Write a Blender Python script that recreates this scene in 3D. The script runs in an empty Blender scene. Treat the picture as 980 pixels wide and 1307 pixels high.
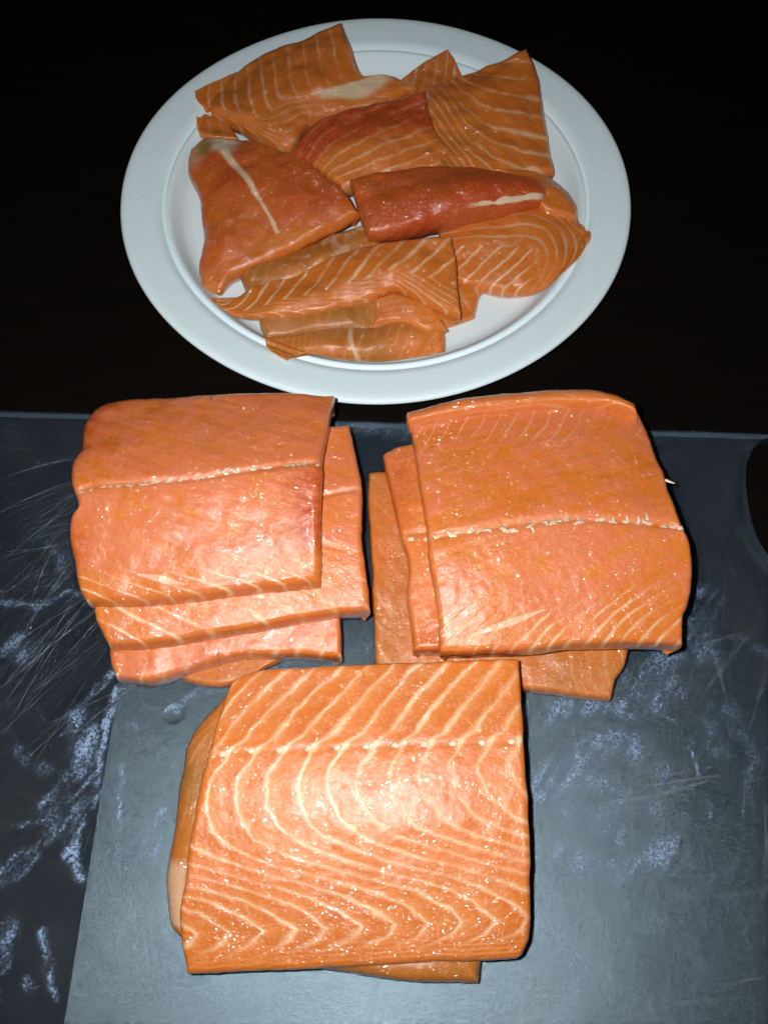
import bpy, math, random
import numpy as np

random.seed(7)
RNG = np.random.default_rng(11)
scene = bpy.context.scene
COL = scene.collection

# ------------------------------------------------------------------ camera
IMG_W, IMG_H = 980.0, 1307.0
CAM_H = 0.372
PITCH = math.radians(64.0)
FOV = math.radians(57.0)
FPX = IMG_H / 2 / math.tan(FOV / 2)
cam_d = bpy.data.cameras.new('camera')
cam_d.sensor_fit = 'VERTICAL'
cam_d.angle = FOV
cam_d.clip_start = 0.01
cam_d.clip_end = 20
cam = bpy.data.objects.new('camera', cam_d)
cam.location = (0, 0, CAM_H)
cam.rotation_euler = (math.pi / 2 - PITCH, 0, 0)
COL.objects.link(cam)
scene.camera = cam

# ------------------------------------------------------------------ world and flash
world = bpy.data.worlds.new('World')
scene.world = world
world.use_nodes = True
wb = world.node_tree.nodes['Background']
wb.inputs[0].default_value = (0.6, 0.75, 1.0, 1)
wb.inputs[1].default_value = 0.012

fl = bpy.data.lights.new('flash_lamp', 'SPOT')
fl.energy = 7.5
fl.color = (0.97, 1.0, 0.985)
fl.spot_size = math.radians(115)
fl.spot_blend = 1.0
fl.shadow_soft_size = 0.0035
flo = bpy.data.objects.new('flash_lamp', fl)
flo.location = (-0.020, 0.010, CAM_H + 0.004)
flo.rotation_euler = (math.radians(25), 0, 0)
COL.objects.link(flo)

scene.view_settings.view_transform = 'Standard'
scene.view_settings.look = 'None'
scene.view_settings.exposure = 0.0
scene.view_settings.gamma = 1.0
scene.view_settings.use_curve_mapping = False


# ------------------------------------------------------------------ helpers
def at(px, py, z):
    """photo pixel + height above the board -> point in the place"""
    px = np.asarray(px, float); py = np.asarray(py, float); z = np.asarray(z, float)
    x = (px - IMG_W / 2) / FPX
    y = (IMG_H / 2 - py) / FPX
    cp, sp = math.cos(PITCH), math.sin(PITCH)
    dy = cp + y * sp
    dz = -sp + y * cp
    t = (z - CAM_H) / dz
    return np.stack([x * t, dy * t, z + 0 * t], -1)


_LAT = np.random.default_rng(5).random((256, 256))


def vnoise(x, y, s=0):
    x = np.asarray(x, float) + 37.13 * s; y = np.asarray(y, float) + 91.7 * s
    xi = np.floor(x).astype(int); yi = np.floor(y).astype(int)
    fx = x - xi; fy = y - yi
    fx = fx * fx * (3 - 2 * fx); fy = fy * fy * (3 - 2 * fy)
    a = _LAT[xi % 256, yi % 256]; b = _LAT[(xi + 1) % 256, yi % 256]
    c = _LAT[xi % 256, (yi + 1) % 256]; d = _LAT[(xi + 1) % 256, (yi + 1) % 256]
    return ((a * (1 - fx) + b * fx) * (1 - fy) + (c * (1 - fx) + d * fx) * fy) * 2 - 1


def fbm(x, y, s=0, o=4):
    r = 0; a = 1.0; n = 0
    for k in range(o):
        r = r + a * vnoise(x, y, s + k * 3); n += a
        x = np.asarray(x) * 2.03; y = np.asarray(y) * 2.03; a *= 0.5
    return r / n


def sst(a, b, x):
    t = np.clip((x - a) / (b - a), 0, 1)
    return t * t * (3 - 2 * t)


def tag(o, label=None, cat=None, group=None, kind=None):
    if label: o['label'] = label
    if cat: o['category'] = cat
    if group: o['group'] = group
    if kind: o['kind'] = kind
    return o


def empty(name, loc):
    o = bpy.data.objects.new(name, None)
    o.empty_display_size = 0.02
    o.location = loc
    COL.objects.link(o)
    return o


def mesh_obj(name, verts, faces, mat, parent=None, attrs=None, smooth=True):
    """verts in world coordinates; parent is an Empty without rotation"""
    verts = np.asarray(verts, float)
    off = np.array(parent.matrix_basis.translation) if parent is not None else np.zeros(3)
    if parent is not None and parent.parent is not None:
        off = off + np.array(parent.parent.matrix_basis.translation)
    me = bpy.data.meshes.new(name)
    me.from_pydata((verts - off).tolist(), [], faces)
    if smooth:
        me.polygons.foreach_set('use_smooth', [True] * len(me.polygons))
    for k, a in (attrs or {}).items():
        at_ = me.attributes.new(k, 'FLOAT', 'POINT')
        at_.data.foreach_set('value', np.asarray(a, np.float32).ravel())
    me.materials.append(mat)
    me.update()
    o = bpy.data.objects.new(name, me)
    COL.objects.link(o)
    if parent is not None:
        o.parent = parent
    return o


def curve(pts, n, s=None):
    """Catmull-Rom through pts, sampled at arc-length parameters s (0..1)"""
    p = np.asarray(pts, float)
    if len(p) == 2:
        q = p
        dense = p[0] + (p[1] - p[0]) * np.linspace(0, 1, 50)[:, None]
    else:
        e = np.vstack([2 * p[0] - p[1], p, 2 * p[-1] - p[-2]])
        out = []
        for i in range(1, len(e) - 2):
            t = np.linspace(0, 1, 24, endpoint=False)[:, None]
            a, b, c, d = e[i - 1], e[i], e[i + 1], e[i + 2]
            out.append(0.5 * ((2 * b) + (-a + c) * t + (2 * a - 5 * b + 4 * c - d) * t ** 2 + (-a + 3 * b - 3 * c + d) * t ** 3))
        out.append(p[-1:])
        dense = np.vstack(out)
    L = np.concatenate([[0], np.cumsum(np.hypot(*np.diff(dense, axis=0).T))])
    L /= L[-1]
    s = np.linspace(0, 1, n) if s is None else s
    return np.stack([np.interp(s, L, dense[:, 0]), np.interp(s, L, dense[:, 1])], -1)


def edge_param(n, a):
    s = np.linspace(0, 1, n)
    return s - a * np.sin(2 * np.pi * s) / (2 * np.pi)


# ------------------------------------------------------------------ materials
def new_mat(name):
    m = bpy.data.materials.new(name)
    m.use_nodes = True
    nt = m.node_tree
    return m, nt, nt.nodes['Principled BSDF']


def N(nt, typ, **kw):
    n = nt.nodes.new(typ)
    for k, v in kw.items():
        setattr(n, k, v)
    return n


def mixc(nt, fac, a, b):
    n = N(nt, 'ShaderNodeMix', data_type='RGBA')
    for sock, v in ((n.inputs[0], fac), (n.inputs[6], a), (n.inputs[7], b)):
        if hasattr(v, 'links') or isinstance(v, bpy.types.NodeSocket):
            nt.links.new(v, sock)
        elif isinstance(v, (int, float)):
            sock.default_value = v
        else:
            sock.default_value = (*v, 1)
    return n.outputs[2]


def math_n(nt, op, a, b=None, c=None, clamp=False):
    n = N(nt, 'ShaderNodeMath', operation=op)
    n.use_clamp = clamp
    for i, v in enumerate((a, b, c)):
        if v is None: continue
        if isinstance(v, bpy.types.NodeSocket): nt.links.new(v, n.inputs[i])
        else: n.inputs[i].default_value = v
    return n.outputs[0]


def noise(nt, vec, scale, detail=3, rough=0.5, dist=0.0):
    n = N(nt, 'ShaderNodeTexNoise')
    nt.links.new(vec, n.inputs['Vector'])
    n.inputs['Scale'].default_value = scale
    n.inputs['Detail'].default_value = detail
    n.inputs['Roughness'].default_value = rough
    n.inputs['Distortion'].default_value = dist
    return n.outputs['Fac']


def attr(nt, name):
    return N(nt, 'ShaderNodeAttribute', attribute_name=name).outputs['Fac']


def salmon_mat():
    m, nt, b = new_mat('salmon_flesh')
    L = nt.links.new
    co = N(nt, 'ShaderNodeTexCoord').outputs['Object']
    n1 = noise(nt, co, 70, 4, 0.6)
    n2 = noise(nt, co, 700, 3, 0.65)
    base = mixc(nt, n1, (0.64, 0.160, 0.014), (0.75, 0.222, 0.032))
    base = mixc(nt, attr(nt, 'tone'), base, (0.57, 0.108, 0.007))
    base = mixc(nt, attr(nt, 'red'), base, (0.49, 0.062, 0.011))
    base = mixc(nt, attr(nt, 'brown'), base, (0.37, 0.150, 0.026))
    base = mixc(nt, attr(nt, 'pink'), base, (0.69, 0.178, 0.074))
    sp = math_n(nt, 'MULTIPLY_ADD', n2, 2.6, -1.25, clamp=True)
    base = mixc(nt, math_n(nt, 'MULTIPLY', sp, 0.55), base, (0.78, 0.30, 0.11))
    base = mixc(nt, attr(nt, 'fat'), base, (0.84, 0.54, 0.31))
    base = mixc(nt, attr(nt, 'pale'), base, (0.74, 0.56, 0.38))
    base = mixc(nt, attr(nt, 'green'), base, (0.24, 0.19, 0.03))
    L(base, b.inputs['Base Color'])
    r = N(nt, 'ShaderNodeMapRange')
    L(n1, r.inputs[0])
    r.inputs[1].default_value = 0.3; r.inputs[2].default_value = 0.7
    r.inputs[3].default_value = 0.27; r.inputs[4].default_value = 0.40
    L(r.outputs[0], b.inputs['Roughness'])
    b.inputs['Specular IOR Level'].default_value = 0.34
    b.inputs['Subsurface Weight'].default_value = 0.32
    b.inputs['Subsurface Radius'].default_value = (1.0, 0.35, 0.12)
    b.inputs['Subsurface Scale'].default_value = 0.003
    b.inputs['Coat Weight'].default_value = 1.0
    b.inputs['Coat Roughness'].default_value = 0.08
    b.inputs['Coat IOR'].default_value = 1.55
    # wet, fibrous relief
    f1 = noise(nt, co, 1100, 3, 0.7)
    f2 = noise(nt, co, 2600, 2, 0.6)
    f3 = noise(nt, co, 260, 3, 0.6)
    h = math_n(nt, 'ADD', math_n(nt, 'MULTIPLY', f1, 0.42), math_n(nt, 'MULTIPLY', f2, 0.30))
    h = math_n(nt, 'ADD', h, math_n(nt, 'MULTIPLY', f3, 0.10))
    bp = N(nt, 'ShaderNodeBump')
    bp.inputs['Strength'].default_value = 1.0
    bp.inputs['Distance'].default_value = 0.00018
    L(h, bp.inputs['Height'])
    L(bp.outputs[0], b.inputs['Normal'])
    mp = N(nt, 'ShaderNodeMapping')
    L(co, mp.inputs[0])
    mp.inputs['Rotation'].default_value = (0, 0, math.radians(-28))
    mp.inputs['Scale'].default_value = (0.62, 1.25, 1.0)
    g1 = noise(nt, mp.outputs[0], 980, 1, 0.5)
    g2 = noise(nt, mp.outputs[0], 1900, 0, 0.5)
    wet = noise(nt, co, 120, 3, 0.6)
    amp = N(nt, 'ShaderNodeMapRange')
    L(wet, amp.inputs[0])
    amp.inputs[1].default_value = 0.35; amp.inputs[2].default_value = 0.65
    amp.inputs[3].default_value = 0.35; amp.inputs[4].default_value = 1.25
    gg = math_n(nt, 'ADD', g1, math_n(nt, 'MULTIPLY', g2, 0.36))
    hc = math_n(nt, 'ADD', math_n(nt, 'MULTIPLY', f3, 0.06), math_n(nt, 'MULTIPLY', gg, amp.outputs[0]))
    bc = N(nt, 'ShaderNodeBump')
    bc.inputs['Strength'].default_value = 1.0
    bc.inputs['Distance'].default_value = 0.00090
    L(hc, bc.inputs['Height'])
    L(bc.outputs[0], b.inputs['Coat Normal'])
    return m


def fat_mat():
    m, nt, b = new_mat('salmon_fat')
    co = N(nt, 'ShaderNodeTexCoord').outputs['Object']
    n = noise(nt, co, 300, 3, 0.6)
    c = mixc(nt, n, (0.80, 0.42, 0.22), (0.86, 0.72, 0.56))
    nt.links.new(c, b.inputs['Base Color'])
    b.inputs['Roughness'].default_value = 0.26
    b.inputs['Subsurface Weight'].default_value = 0.3
    b.inputs['Subsurface Radius'].default_value = (1, 0.5, 0.3)
    b.inputs['Subsurface Scale'].default_value = 0.002
    b.inputs['Coat Weight'].default_value = 0.3
    b.inputs['Coat Roughness'].default_value = 0.15
    bp = N(nt, 'ShaderNodeBump')
    bp.inputs['Strength'].default_value = 0.5
    bp.inputs['Distance'].default_value = 0.0006
    nt.links.new(noise(nt, co, 1200, 3, 0.6), bp.inputs['Height'])
    nt.links.new(bp.outputs[0], b.inputs['Normal'])
    return m


def plate_mat():
    m, nt, b = new_mat('moulded_paper')
    co = N(nt, 'ShaderNodeTexCoord').outputs['Object']
    n = noise(nt, co, 160, 4, 0.6)
    c = mixc(nt, n, (0.79, 0.92, 0.975), (0.83, 0.945, 0.985))
    nt.links.new(c, b.inputs['Base Color'])
    b.inputs['Roughness'].default_value = 0.62
    b.inputs['Specular IOR Level'].default_value = 0.35
    bp = N(nt, 'ShaderNodeBump')
    bp.inputs['Strength'].default_value = 0.25
    bp.inputs['Distance'].default_value = 0.0006
    h = math_n(nt, 'ADD', noise(nt, co, 900, 3, 0.6), noise(nt, co, 120, 2, 0.5))
    nt.links.new(h, bp.inputs['Height'])
    nt.links.new(bp.outputs[0], b.inputs['Normal'])
    return m


def table_mat():
    m, nt, b = new_mat('dark_table_wood')
    co = N(nt, 'ShaderNodeTexCoord').outputs['Object']
    mp = N(nt, 'ShaderNodeMapping')
    nt.links.new(co, mp.inputs[0])
    mp.inputs['Scale'].default_value = (4, 60, 4)
    n = noise(nt, mp.outputs[0], 3.0, 5, 0.6, 0.6)
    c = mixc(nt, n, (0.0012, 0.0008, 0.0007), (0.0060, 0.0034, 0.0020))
    nt.links.new(c, b.inputs['Base Color'])
    b.inputs['Roughness'].default_value = 0.6
    b.inputs['Specular IOR Level'].default_value = 0.10
    return m


def board_mat():
    """clear, worn plastic: mostly see-through, hazed, scuffed by residue"""
    m = bpy.data.materials.new('clear_board_plastic')
    m.use_nodes = True
    nt = m.node_tree
    nt.nodes.clear()
    L = nt.links.new
    out = N(nt, 'ShaderNodeOutputMaterial')
    co = N(nt, 'ShaderNodeTexCoord').outputs['Object']
    tr = N(nt, 'ShaderNodeBsdfTransparent')
    tr.inputs[0].default_value = (0.84, 0.90, 0.93, 1)
    b = N(nt, 'ShaderNodeBsdfPrincipled')
    fine = noise(nt, co, 950, 4, 0.8, 0.4)
    gr = noise(nt, co, 2600, 2, 0.7)
    cl = noise(nt, co, 26, 4, 0.6)
    b.inputs['Base Color'].default_value = (0.07, 0.13, 0.22, 1)
    b.inputs['Roughness'].default_value = 0.38
    b.inputs['Specular IOR Level'].default_value = 0.5
    bp = N(nt, 'ShaderNodeBump')
    bp.inputs['Strength'].default_value = 1.0
    bp.inputs['Distance'].default_value = 0.0004
    L(math_n(nt, 'ADD', math_n(nt, 'MULTIPLY', fine, 0.12), math_n(nt, 'MULTIPLY', gr, 0.5)), bp.inputs['Height'])
    L(bp.outputs[0], b.inputs['Normal'])
    # dried residue
    s = N(nt, 'ShaderNodeBsdfPrincipled')
    s.inputs['Base Color'].default_value = (0.34, 0.48, 0.74, 1)
    s.inputs['Roughness'].default_value = 0.30
    L(bp.outputs[0], s.inputs['Normal'])
    sm = attr(nt, 'smear')
    br = math_n(nt, 'MULTIPLY_ADD', fine, 6.0, -3.10)
    mask = math_n(nt, 'MULTIPLY', sm, math_n(nt, 'ADD', br, math_n(nt, 'MULTIPLY', sm, 0.75), clamp=True), clamp=True)
    mask = math_n(nt, 'ADD', mask, math_n(nt, 'MULTIPLY', sm, 0.07), clamp=True)
    haze = math_n(nt, 'MULTIPLY_ADD', cl, 0.10, 0.03)
    m1 = N(nt, 'ShaderNodeMixShader')
    L(haze, m1.inputs[0]); L(tr.outputs[0], m1.inputs[1]); L(b.outputs[0], m1.inputs[2])
    m2 = N(nt, 'ShaderNodeMixShader')
    gl = N(nt, 'ShaderNodeBsdfGlossy')
    gl.inputs['Roughness'].default_value = 0.085
    gb = N(nt, 'ShaderNodeBump')
    gb.inputs['Strength'].default_value = 1.0
    gb.inputs['Distance'].default_value = 0.0010
    L(math_n(nt, 'ADD', noise(nt, co, 850, 1, 0.5), math_n(nt, 'MULTIPLY', noise(nt, co, 1700, 0, 0.5), 0.4)), gb.inputs['Height'])
    L(gb.outputs[0], gl.inputs['Normal'])
    m0 = N(nt, 'ShaderNodeMixShader')
    m0.inputs[0].default_value = 0.04
    L(m1.outputs[0], m0.inputs[1]); L(gl.outputs[0], m0.inputs[2])
    L(math_n(nt, 'MULTIPLY', mask, 0.80), m2.inputs[0]); L(m0.outputs[0], m2.inputs[1]); L(s.outputs[0], m2.inputs[2])
    L(m2.outputs[0], out.inputs[0])
    return m


def scratch_mat():
    m = bpy.data.materials.new('knife_scratch')
    m.use_nodes = True
    nt = m.node_tree
    nt.nodes.clear()
    out = N(nt, 'ShaderNodeOutputMaterial')
    tr = N(nt, 'ShaderNodeBsdfTransparent')
    b = N(nt, 'ShaderNodeBsdfPrincipled')
    b.inputs['Base Color'].default_value = (0.46, 0.52, 0.56, 1)
    b.inputs['Roughness'].default_value = 0.5
    co = N(nt, 'ShaderNodeTexCoord').outputs['Object']
    f = math_n(nt, 'MULTIPLY_ADD', noise(nt, co, 160, 3, 0.7), 1.6, -0.5, clamp=True)
    f = math_n(nt, 'MULTIPLY', f, attr(nt, 'depth'))
    mx = N(nt, 'ShaderNodeMixShader')
    nt.links.new(f, mx.inputs[0])
    nt.links.new(tr.outputs[0], mx.inputs[1]); nt.links.new(b.outputs[0], mx.inputs[2])
    nt.links.new(mx.outputs[0], out.inputs[0])
    return m


def sheet_mat():
    m, nt, b = new_mat('brushed_aluminium')
    co = N(nt, 'ShaderNodeTexCoord').outputs['Object']
    n = noise(nt, co, 22, 4, 0.6)
    c = mixc(nt, n, (0.08, 0.10, 0.115), (0.18, 0.205, 0.215))
    nt.links.new(c, b.inputs['Base Color'])
    b.inputs['Metallic'].default_value = 1.0
    b.inputs['Roughness'].default_value = 0.26
    bp = N(nt, 'ShaderNodeBump')
    bp.inputs['Strength'].default_value = 1.0
    bp.inputs['Distance'].default_value = 0.00014
    h = math_n(nt, 'ADD', noise(nt, co, 2700, 2, 0.8), math_n(nt, 'MULTIPLY', noise(nt, co, 60, 3, 0.6), 2.0))
    nt.links.new(h, bp.inputs['Height'])
    nt.links.new(bp.outputs[0], b.inputs['Normal'])
    return m


M_SAL, M_FAT, M_PLATE, M_TABLE = salmon_mat(), fat_mat(), plate_mat(), table_mat()
M_BOARD, M_SCR, M_SHEET = board_mat(), scratch_mat(), sheet_mat()

# ------------------------------------------------------------------ table
BOARD_T = 0.0055
SHEET_T = 0.0010
TABLE_Z = -(BOARD_T + SHEET_T + 0.0006)
tv = [(-0.9, -0.6, TABLE_Z - 0.03), (0.9, -0.6, TABLE_Z - 0.03), (0.9, 1.3, TABLE_Z - 0.03), (-0.9, 1.3, TABLE_Z - 0.03),
      (-0.9, -0.6, TABLE_Z), (0.9, -0.6, TABLE_Z), (0.9, 1.3, TABLE_Z), (-0.9, 1.3, TABLE_Z)]
tf = [(0, 3, 2, 1), (4, 5, 6, 7), (0, 1, 5, 4), (1, 2, 6, 5), (2, 3, 7, 6), (3, 0, 4, 7)]
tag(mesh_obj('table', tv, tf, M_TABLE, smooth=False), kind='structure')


def plate_with_holes(corners, holes, z0, z1, extra=None):
    """flat slab (world xy corners, ccw) with round-ended holes cut right through it; returns verts, faces"""
    import bmesh
    bm = bmesh.new()
    loops = [corners] + holes
    edges = []
    for lp in loops:
        vs = [bm.verts.new((x, y, z1)) for x, y in lp]
        for i in range(len(vs)):
            edges.append(bm.edges.new((vs[i], vs[(i + 1) % len(vs)])))
    bmesh.ops.triangle_fill(bm, use_beauty=True, use_dissolve=False, edges=edges)
    for f in bm.faces:
        if f.normal.z < 0: f.normal_flip()
    g = bmesh.ops.extrude_face_region(bm, geom=list(bm.faces))
    # extruded copy goes down, normals fixed afterwards
    for v in g['geom']:
        if isinstance(v, bmesh.types.BMVert): v.co.z = z0
    bmesh.ops.recalc_face_normals(bm, faces=list(bm.faces))
    bm.verts.index_update()
    V = [tuple(v.co) for v in bm.verts]
    F = [tuple(v.index for v in f.verts) for f in bm.faces]
    bm.free()
    return V, F


# ------------------------------------------------------------------ clear cutting board (dense sheet with a handle slot)
eL = at(0, 524, 0); eR = at(980, 553, 0)
ed = (eR - eL)[:2]; ed /= np.linalg.norm(ed)
en = np.array([-ed[1], ed[0]])
org = at(0, 524, 0)[:2] - ed * 0.05
BW, BD = 0.50, 0.36
board = empty('cutting_board', (org[0] + ed[0] * BW / 2, org[1] - 0.18, -BOARD_T))
hs = at(1012, 642, 0)[:2]
h_s = np.dot(hs - org, ed); h_t = np.dot(org - hs, en)
HA, HB = 0.0200, 0.0340


def hole_r(s, t):
    return ((np.abs(s - h_s) / HA) ** 2.4 + (np.abs(t - h_t) / HB) ** 2.4) ** (1 / 2.4)


nb_s, nb_t = 420, 310
S, T = np.meshgrid(np.linspace(0, BW, nb_s), np.linspace(0, BD, nb_t))
# grid lines near the slot are pulled onto its rim
rr = hole_r(S, T)
near = (rr < 1.12) & (rr > 0.0)
k = np.where(near & (rr >= 0.90), 1.0 / np.maximum(rr, 1e-6), 1.0)
S2 = h_s + (S - h_s) * k; T2 = h_t + (T - h_t) * k
X = org[0] + ed[0] * S2 - en[0] * T2
Y = org[1] + ed[1] * S2 - en[1] * T2

# residue: strokes given in photo pixels on the board, width px, strength
SMEARS = [
    ([(100, 905), (112, 940), (105, 985), (60, 1020), (70, 1060)], 26, 0.75),
    ([(150, 885), (135, 920), (128, 990), (108, 1050), (85, 1090), (100, 1120)], 12, 1.0),
    ([(0, 1105), (40, 1085), (85, 1055), (112, 1020)], 20, 0.8),
    ([(0, 1130), (20, 1120), (50, 1095)], 16, 0.7),
    ([(0, 1210), (18, 1180), (12, 1225), (0, 1235)], 18, 0.65),
    ([(55, 1190), (58, 1225), (75, 1270)], 8, 0.9),
    ([(38, 1250), (48, 1270)], 8, 0.6),
    ([(0, 770), (40, 772), (90, 760), (118, 756)], 9, 0.5),
    ([(0, 830), (25, 815), (30, 845), (50, 825)], 26, 0.5),
    ([(110, 890), (135, 872), (148, 862)], 10, 0.8),
    ([(85, 935), (110, 925)], 5, 0.7),
    ([(158, 975), (152, 1020), (148, 1050)], 9, 1.0),
    ([(215, 905), (222, 898), (235, 912)], 8, 0.9),
    ([(170, 915), (174, 930)], 6, 0.8),
    ([(195, 1050), (205, 1040), (200, 1080), (185, 1075)], 22, 0.7),
    ([(110, 1165), (150, 1118), (200, 1060)], 5, 0.45),
    ([(145, 1060), (150, 1120)], 4, 0.4),
    ([(230, 905), (255, 890), (262, 880)], 12, 0.5),
    ([(845, 915), (870, 930), (885, 970), (900, 1010), (910, 1045)], 5, 1.0),
    ([(830, 900), (870, 870), (900, 890), (915, 950)], 34, 0.55),
    ([(800, 870), (840, 850), (880, 800), (905, 840)], 40, 0.45),
    ([(700, 990), (760, 1000), (830, 1030), (880, 1080), (820, 1095), (770, 1050)], 44, 0.40),
    ([(720, 1030), (780, 1060), (830, 1100)], 20, 0.40),
    ([(940, 815), (960, 828), (980, 835)], 16, 0.40),
    ([(945, 690), (955, 678)], 10, 0.5),
    ([(900, 860), (912, 930), (920, 965)], 8, 0.8),
    ([(690, 930), (720, 900), (790, 905), (830, 880)], 40, 0.55),
    ([(690, 1010), (740, 960), (800, 950), (850, 990)], 46, 0.60),
    ([(720, 1090), (780, 1110), (840, 1100), (880, 1050)], 34, 0.60),
    ([(840, 840), (885, 800), (900, 760)], 34, 0.60),
    ([(690, 1180), (740, 1230), (720, 1290)], 40, 0.35),
    ([(800, 1200), (860, 1160), (930, 1110)], 26, 0.30),
    ([(930, 900), (960, 960), (950, 1040)], 22, 0.35),
    ([(20, 960), (60, 985), (95, 1000)], 22, 0.5),
    ([(20, 1050), (70, 1040), (120, 985)], 10, 0.7),
    ([(60, 700), (85, 720), (70, 750)], 18, 0.35),
    ([(440, 545), (500, 548), (523, 552)], 26, 0.35),
    ([(428, 520), (440, 530)], 6, 0.7),
    ([(20, 560), (60, 600)], 30, 0.10), ([(30, 660), (80, 700)], 40, 0.12),
]
sm = np.zeros_like(X)
wx = fbm(X * 90, Y * 90, 2) * 0.004
wy = fbm(X * 90, Y * 90, 7) * 0.004
sa1 = X * 0.55 + Y * 0.83; sb1 = X * 0.83 - Y * 0.55
n_s = 0.6 * fbm(X * 200, Y * 200, 3) + 0.5 * fbm(X * 45, Y * 45, 8) + 0.8 * fbm(sa1 * 60, sb1 * 420, 4, 3)
for pts, w, st in SMEARS:
    p = at(np.array([a for a, b in pts]), np.array([b for a, b in pts]), 0.0)[:, :2]
    wm = w / FPX * CAM_H * 0.5
    d = np.full_like(X, 9.0)
    for i in range(len(p) - 1):
        a, b2 = p[i], p[i + 1]
        ab = b2 - a
        t = np.clip(((X + wx - a[0]) * ab[0] + (Y + wy - a[1]) * ab[1]) / (ab @ ab), 0, 1)
        d = np.minimum(d, np.hypot(X + wx - a[0] - t * ab[0], Y + wy - a[1] - t * ab[1]))
    m_ = st * sst(1.5, 0.2, d / wm) * np.clip(0.75 + 1.2 * n_s, 0, 1.2)
    sm = np.maximum(sm, m_)
sm = np.clip(sm + 0.05 * np.clip(n_s + 0.1, 0, 1), 0, 1)

idx = -np.ones(S.shape, int)
keep = rr >= 0.90
ids = np.arange(S.size).reshape(S.shape)
verts = np.stack([X, Y, np.zeros_like(X)], -1).reshape(-1, 3)
inside = ~keep
faces = []
for j in range(nb_t - 1):
    row = ids[j]
    nxt = ids[j + 1]
    bad = inside[j, :-1] | inside[j, 1:] | inside[j + 1, :-1] | inside[j + 1, 1:]
    for i in np.nonzero(~bad)[0]:
        faces.append((nxt[i], nxt[i + 1], row[i + 1], row[i]))
used = np.zeros(len(verts), bool)
used[np.array(faces).ravel()] = True
remap = np.cumsum(used) - 1
verts = verts[used]
faces = [tuple(int(remap[i]) for i in f) for f in faces]
mesh_obj('top_surface', verts, faces, M_BOARD, board, {'smear': sm.reshape(-1)[used]})
# edge band, slot wall and underside of the board
ring = []


def band(loop, z0, z1):
    n = len(loop)
    v = [(x, y, z1) for x, y in loop] + [(x, y, z0) for x, y in loop]
    f = [(i, (i + 1) % n, n + (i + 1) % n, n + i) for i in range(n)]
    return v, f


def st2xy(s, t):
    return (org[0] + ed[0] * s - en[0] * t, org[1] + ed[1] * s - en[1] * t)


def edge_mat():
    m, nt, b = new_mat('board_edge')
    b.inputs['Base Color'].default_value = (0.10, 0.13, 0.16, 1)
    b.inputs['Roughness'].default_value = 0.35
    return m


M_EDGE = edge_mat()
M_SLOT = edge_mat()
M_SLOT.name = 'slot_edge'
M_SLOT.node_tree.nodes['Principled BSDF'].inputs['Base Color'].default_value = (0.02, 0.028, 0.035, 1)
rim = []
prof = [(0.0, -BOARD_T), (-0.0006, -BOARD_T * 0.5), (0.0, -0.0008), (0.0012, 0.0003)]
# rounded rim strips along the far edge and the sides
ev, ef = [], []
path = [st2xy(0, BD), st2xy(0, 0), st2xy(BW, 0), st2xy(BW, BD)]
inw = [(1, 0), (1, 1), (-1, 1), (-1, 0)]
for (x, y), (a, b_) in zip(path, inw):
    for off, z in prof:
        ev.append((x + ed[0] * a * off - en[0] * b_ * off, y + ed[1] * a * off - en[1] * b_ * off, z))
for i in range(3):
    for j in range(3):
        a = i * 4 + j
        ef.append((a, a + 4, a + 5, a + 1))
mesh_obj('edge', ev, ef, M_EDGE, board, smooth=False)
lp = []
for a in np.linspace(0, 2 * math.pi, 72, endpoint=False):
    ca, sa = math.cos(a), math.sin(a)
    lp.append(st2xy(h_s + HA * math.copysign(abs(ca) ** (2 / 2.4), ca), h_t + HB * math.copysign(abs(sa) ** (2 / 2.4), sa)))
v1, f1 = band(lp, -BOARD_T, 0.0002)
mesh_obj('handle_slot_wall', v1, f1, M_SLOT, board)
tag(board, 'worn clear plastic cutting board with knife scratches, smears and a handle slot', 'cutting board')

# grey metal sheet under the clear board, with its hanging hole
zs = -(BOARD_T + 0.0003)
A = at(151, 868, zs); B = at(80, 1307, zs)
dirl = (B - A)[:2]; dirl /= np.linalg.norm(dirl)
perp = np.array([-dirl[1], dirl[0]])
TLc = at(207, 532, zs)[:2]
c0 = TLc; c1 = TLc + dirl * 0.36; c2 = c1 + perp * 0.50; c3 = c0 + perp * 0.50
hc = at(223, 911, zs)[:2]
hole = [(hc[0] + 0.0042 * math.cos(a), hc[1] + 0.0042 * math.sin(a)) for a in np.linspace(0, 2 * math.pi, 28, endpoint=False)]
V, F = plate_with_holes([tuple(c0), tuple(c1), tuple(c2), tuple(c3)], [hole, [tuple(p) for p in lp]], zs - SHEET_T, zs)
o = mesh_obj('metal_sheet', V, F, M_SHEET, smooth=False)
tag(o, 'grey metal sheet with a small round hanging hole closed by an added disc lying under the clear cutting board', 'metal sheet')
dv, df = [], []
for ri, (r_, z_) in enumerate([(0.00435, 0.0), (0.0041, -0.00008), (0.0034, -0.00015), (0.0, -0.0002)]):
    for a in np.linspace(0, 2 * math.pi, 28, endpoint=False):
        dv.append((hc[0] + max(r_, 1e-5) * math.cos(a), hc[1] + max(r_, 1e-5) * math.sin(a), zs + z_ - 0.00005))
for ri in range(3):
    for q in range(28):
        df.append((ri * 28 + q, (ri + 1) * 28 + q, (ri + 1) * 28 + (q + 1) % 28, ri * 28 + (q + 1) % 28))
md = M_SHEET.copy(); md.name = 'hole_tone_aluminium'  # added disc closes the hanging hole; metal coloured to the hole's dim grey
for n_ in md.node_tree.nodes:
    if n_.type == 'MIX':
        n_.inputs[6].default_value = (0.10, 0.12, 0.13, 1); n_.inputs[7].default_value = (0.14, 0.16, 0.17, 1)
mesh_obj('hole_disc', dv, [f[::-1] for f in df], md, o)

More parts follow.
